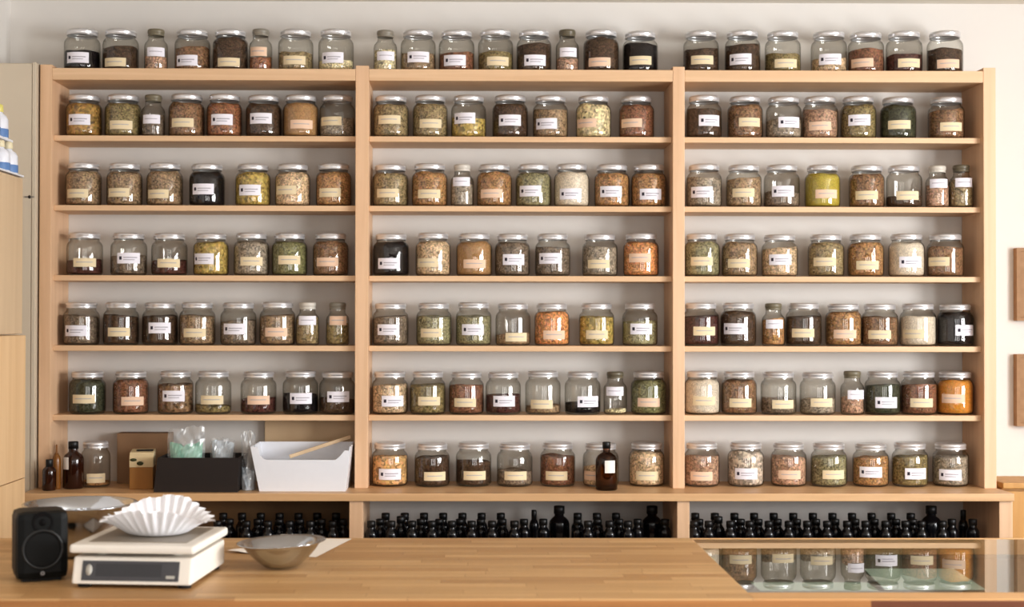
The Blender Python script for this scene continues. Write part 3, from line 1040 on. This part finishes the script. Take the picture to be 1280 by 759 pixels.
# steel bowl in front on a paper sheet
qs = [onZ(440, 674.0, CZ), onZ(352, 673.0, CZ), onZ(284, 691.5, CZ), onZ(395, 697, CZ)]
bm = bmesh.new()
n = 10
g_ = {}
for i in range(n + 1):
    for j in range(n + 1):
        u, v = i / n, j / n
        p = qs[1].lerp(qs[0], u).lerp(qs[2].lerp(qs[3], u), v)
        lift = .0006 + .010 * max(0, 1 - ((u - .05) ** 2 + (v) ** 2) * 12) + .006 * max(0, 1 - ((u) ** 2 + (v - 1) ** 2) * 14)
        g_[i, j] = bm.verts.new((p.x, p.y, CZ + lift))
for i in range(n):
    for j in range(n):
        f = bm.faces.new((g_[i, j], g_[i + 1, j], g_[i + 1, j + 1], g_[i, j + 1]))
        f.smooth = True
ps = obj('paper_sheet', bm, M['sheet'])
tag(ps, 'white paper sheet with curled corners under the small steel bowl', 'sheet of paper')
bc0 = onZ(350, 714, CZ)
bo = thing('steel_bowl', 'small flared stainless steel bowl standing on white paper', 'bowl', (bc0.x, bc0.y + .04, CZ + .0042))
bm = lathe(bmesh.new(), [(0, 0), (.034, 0), (.040, .002), (.058, .017), (.074, .034), (.083, .046), (.086, .0495), (.097, .0535), (.098, .0548), (.096, .0555), (.084, .0515), (.072, .036), (.056, .019), (.038, .005), (0, .003)], 56)
obj('bowl_shell', bm, M['steel'], bo, rot=(R(0), R(-2.5), 0))

# ------------------------------------------------------------------ left side furniture
# tall cream cupboard beside the shelving
wl = thing('tall_cupboard', 'tall cream cupboard between the wall and the shelving', 'cupboard', (XL, 0, 0))
x1 = -1.437 - XL
ztop = onY(30, 78, -.02).z
obj('carcass', B(.004, x1, -.004, WY - .004, .0, ztop), M['cream_panel'], wl)
obj('door', B(.004, x1 - .014, -.022, -.005, .02, ztop - .004, .002), M['cream_panel'], wl)
obj('edge_strip', B(x1 - .013, x1, -.024, -.005, .0, ztop, .002), M['cream_panel'], wl)
kz = onY(36, 246, -.03)
kh = obj('keyhole', disc([(0, .002), (.004, .002), (.0055, 0)], kz.x - XL, kz.z, -.0225, 14), M['dark_metal'], wl)
obj('latch_bar', B(kz.x - XL - .016, kz.x - XL + .016, -.0245, -.0222, kz.z - .0022, kz.z + .0022), M['steel_matt'], kh)

# wooden wall cupboard with bottles, running along the left wall
YE = -.40
xe = onY(28.5, 300, YE).x
z_a = onY(28, 222, YE).z
z_b = onY(28, 418, YE).z
wc = thing('wall_cupboard', 'pale wooden wall cupboard with a shelf of spray bottles on top', 'cupboard', (XL, YE, z_b))
wx = xe - XL
obj('carcass', B(.002, wx - .018, -.80, 0, 0, z_a - z_b), M['ply_pale'], wc)
obj('door', B(wx - .018, wx, -.80, -.001, .002, z_a - z_b - .004, .002), M['ply_pale'], wc)
obj('tray_edge', B(.002, wx + .004, -.80, -.002, z_a - z_b, z_a - z_b + .006, .002), M['white_plastic'], wc)
z_c = onY(22, 176, YE).z
obj('upper_shelf', B(.002, wx - .028, -.80, -.01, z_c - z_b - .008, z_c - z_b, .002), M['white_plastic'], wc)
obj('shelf_rod', B(.010, .018, -.40, -.392, z_a - z_b + .006, z_c - z_b - .008), M['white_plastic'], wc)
obj('shelf_rod', B(.010, .018, -.06, -.052, z_a - z_b + .006, z_c - z_b - .008), M['white_plastic'], wc)
# low plywood cabinet under it
lx = onY(32, 500, YE + .02).x
lc = thing('plywood_cabinet', 'tall plain plywood cabinet under the pale wall cupboard', 'cabinet', (XL, YE, 0))
obj('carcass', B(.002, lx - XL - .018, -.78, .018, 0, z_b - .002), M['ply_z'], lc)
obj('door', B(lx - XL - .018, lx - XL, -.78, .019, onY(30, 598, YE).z + .001, z_b - .003, .002), M['ply_z'], lc)
obj('drawer_front', B(lx - XL - .018, lx - XL, -.78, .019, .05, onY(30, 598, YE).z - .001, .002), M['ply_z'], lc)


def spray(px, zb_, ztop_, y, x_, caps, label):
    r, h = .029, ztop_ - zb_
    o = thing('spray_bottle', label, 'bottle', (x_, y, zb_), R(60), 'white and blue bottles on the wall cupboard')
    obj('bottle_body', lathe(bmesh.new(), [(0, 0), (r * .9, 0), (r, .004), (r, h * .55), (r * .8, h * .66), (r * .42, h * .74), (r * .42, h * .8)], 24), M['spray'], o)
    obj('blue_band', lathe(bmesh.new(), [(r + .0005, .004), (r + .0008, .006), (r + .0008, h * .27), (r + .0005, h * .28)], 24), M['blue'], o)
    obj('cap', lathe(bmesh.new(), [(r * .46, h * .77), (r * .5, h * .78), (r * .46, h * .97), (r * .3, h), (0, h)], 18), M[caps], o)


zlo = z_a + .006
zl2 = onY(12, 180, YE - .05).z
spray(0, zlo, zl2 + .008, -.44, xe - .034, 'ivory', 'white bottle with blue band and ivory cap on the wall cupboard, nearest the shelving')
spray(0, zlo, zl2 + .004, -.515, xe - .034, 'ivory', 'white bottle with blue band half cut by the photo edge on the wall cupboard')
zu2 = onY(12, 130, YE - .05).z
spray(0, z_c, zu2, -.445, xe - .062, 'yellow_cap', 'white bottle with yellow cap on the small upper shelf')
spray(0, z_c, zu2 - .01, -.52, xe - .062, 'ivory', 'white bottle behind the yellow capped one on the small upper shelf')

# ------------------------------------------------------------------ right side
for (ya, yb, lb) in ((310, 401, 'upper of two brown wooden boards hung on the wall beside the shelving'),
                     (443, 533, 'lower of two brown wooden boards hung on the wall beside the shelving')):
    a, b = onY(1271, yb, WY - .03), onY(1271, ya, WY - .03)
    o = thing('wall_board', lb, 'board', (a.x, WY, a.z), 0, 'brown boards hung on the wall')
    h = b.z - a.z
    obj('board_face', B(.012, .30, -.028, -.002, .012, h - .012, .002), M['frame_brown'], o)
    bm = bmesh.new()
    for z0, z1 in ((0, .012), (h - .012, h)):
        box(bm, 0, .312, -.032, -.001, z0, z1)
    box(bm, 0, .012, -.032, -.001, .012, h - .012)
    box(bm, .30, .312, -.032, -.001, .012, h - .012)
    obj('board_edge', bm, M['frame_brown'], o)
sc0 = onY(1262, 603, .02)
sb = thing('side_cabinet', 'amber coloured wooden cabinet beside the end of the shelving', 'cabinet', (1.83, 0, 0))
zt = onY(1275, 605, -.03).z
obj('carcass', B(0, .6, .03, WY - .003, 0, zt - .02), M['side_cab'], sb)
obj('cabinet_top', B(-.006, .61, .0, WY - .003, zt - .02, zt, .003), M['side_cab'], sb)
dd = obj('door', B(.01, .29, .012, .03, .05, zt - .03, .002), M['side_cab'], sb)
obj('knob', disc([(0, .014), (.008, .013), (.010, .008), (.004, 0)], .26, .6, .012, 14), M['steel_matt'], dd)
dd = obj('door', B(.31, .59, .012, .03, .05, zt - .03, .002), M['side_cab'], sb)
obj('knob', disc([(0, .014), (.008, .013), (.010, .008), (.004, 0)], .34, .6, .012, 14), M['steel_matt'], dd)


# ------------------------------------------------------------------ light
def area(name, loc, target, sx, sy, power, c=(1, 1, 1)):
    l = bpy.data.lights.new(name, 'AREA')
    l.shape = 'RECTANGLE'
    l.size, l.size_y = sx, sy
    l.energy = power
    l.color = c
    o = bpy.data.objects.new(name, l)
    C.objects.link(o)
    o.location = loc
    d = Vector(target) - Vector(loc)
    o.rotation_euler = d.to_track_quat('-Z', 'Y').to_euler()
    return o


# window in the right wall: two panes
for y in (-2.6, -4.2):
    area('window_daylight', (XR - .06, y, 1.62), (XR - 1, y, 1.60), 1.05, 1.4, 165, (.95, .975, 1.0))
# shop front windows behind the camera
for x in (-.45, .95, 2.35):
    area('shopfront_daylight', (x, YR + .06, 1.55), (x, YR + 1, 1.55), .8, 1.7, 30, (.985, .98, .97))

w = bpy.data.worlds.new('world')
sc.world = w
w.use_nodes = True
w.node_tree.nodes['Background'].inputs[0].default_value = (1, .97, .93, 1)
w.node_tree.nodes['Background'].inputs[1].default_value = .15
sc.view_settings.view_transform = 'Standard'
sc.view_settings.look = 'None'
sc.view_settings.exposure = -0.30
sc.view_settings.gamma = 0.90
sc.cycles.transparent_max_bounces = 28
sc.cycles.max_bounces = 10
sc.cycles.diffuse_bounces = 5
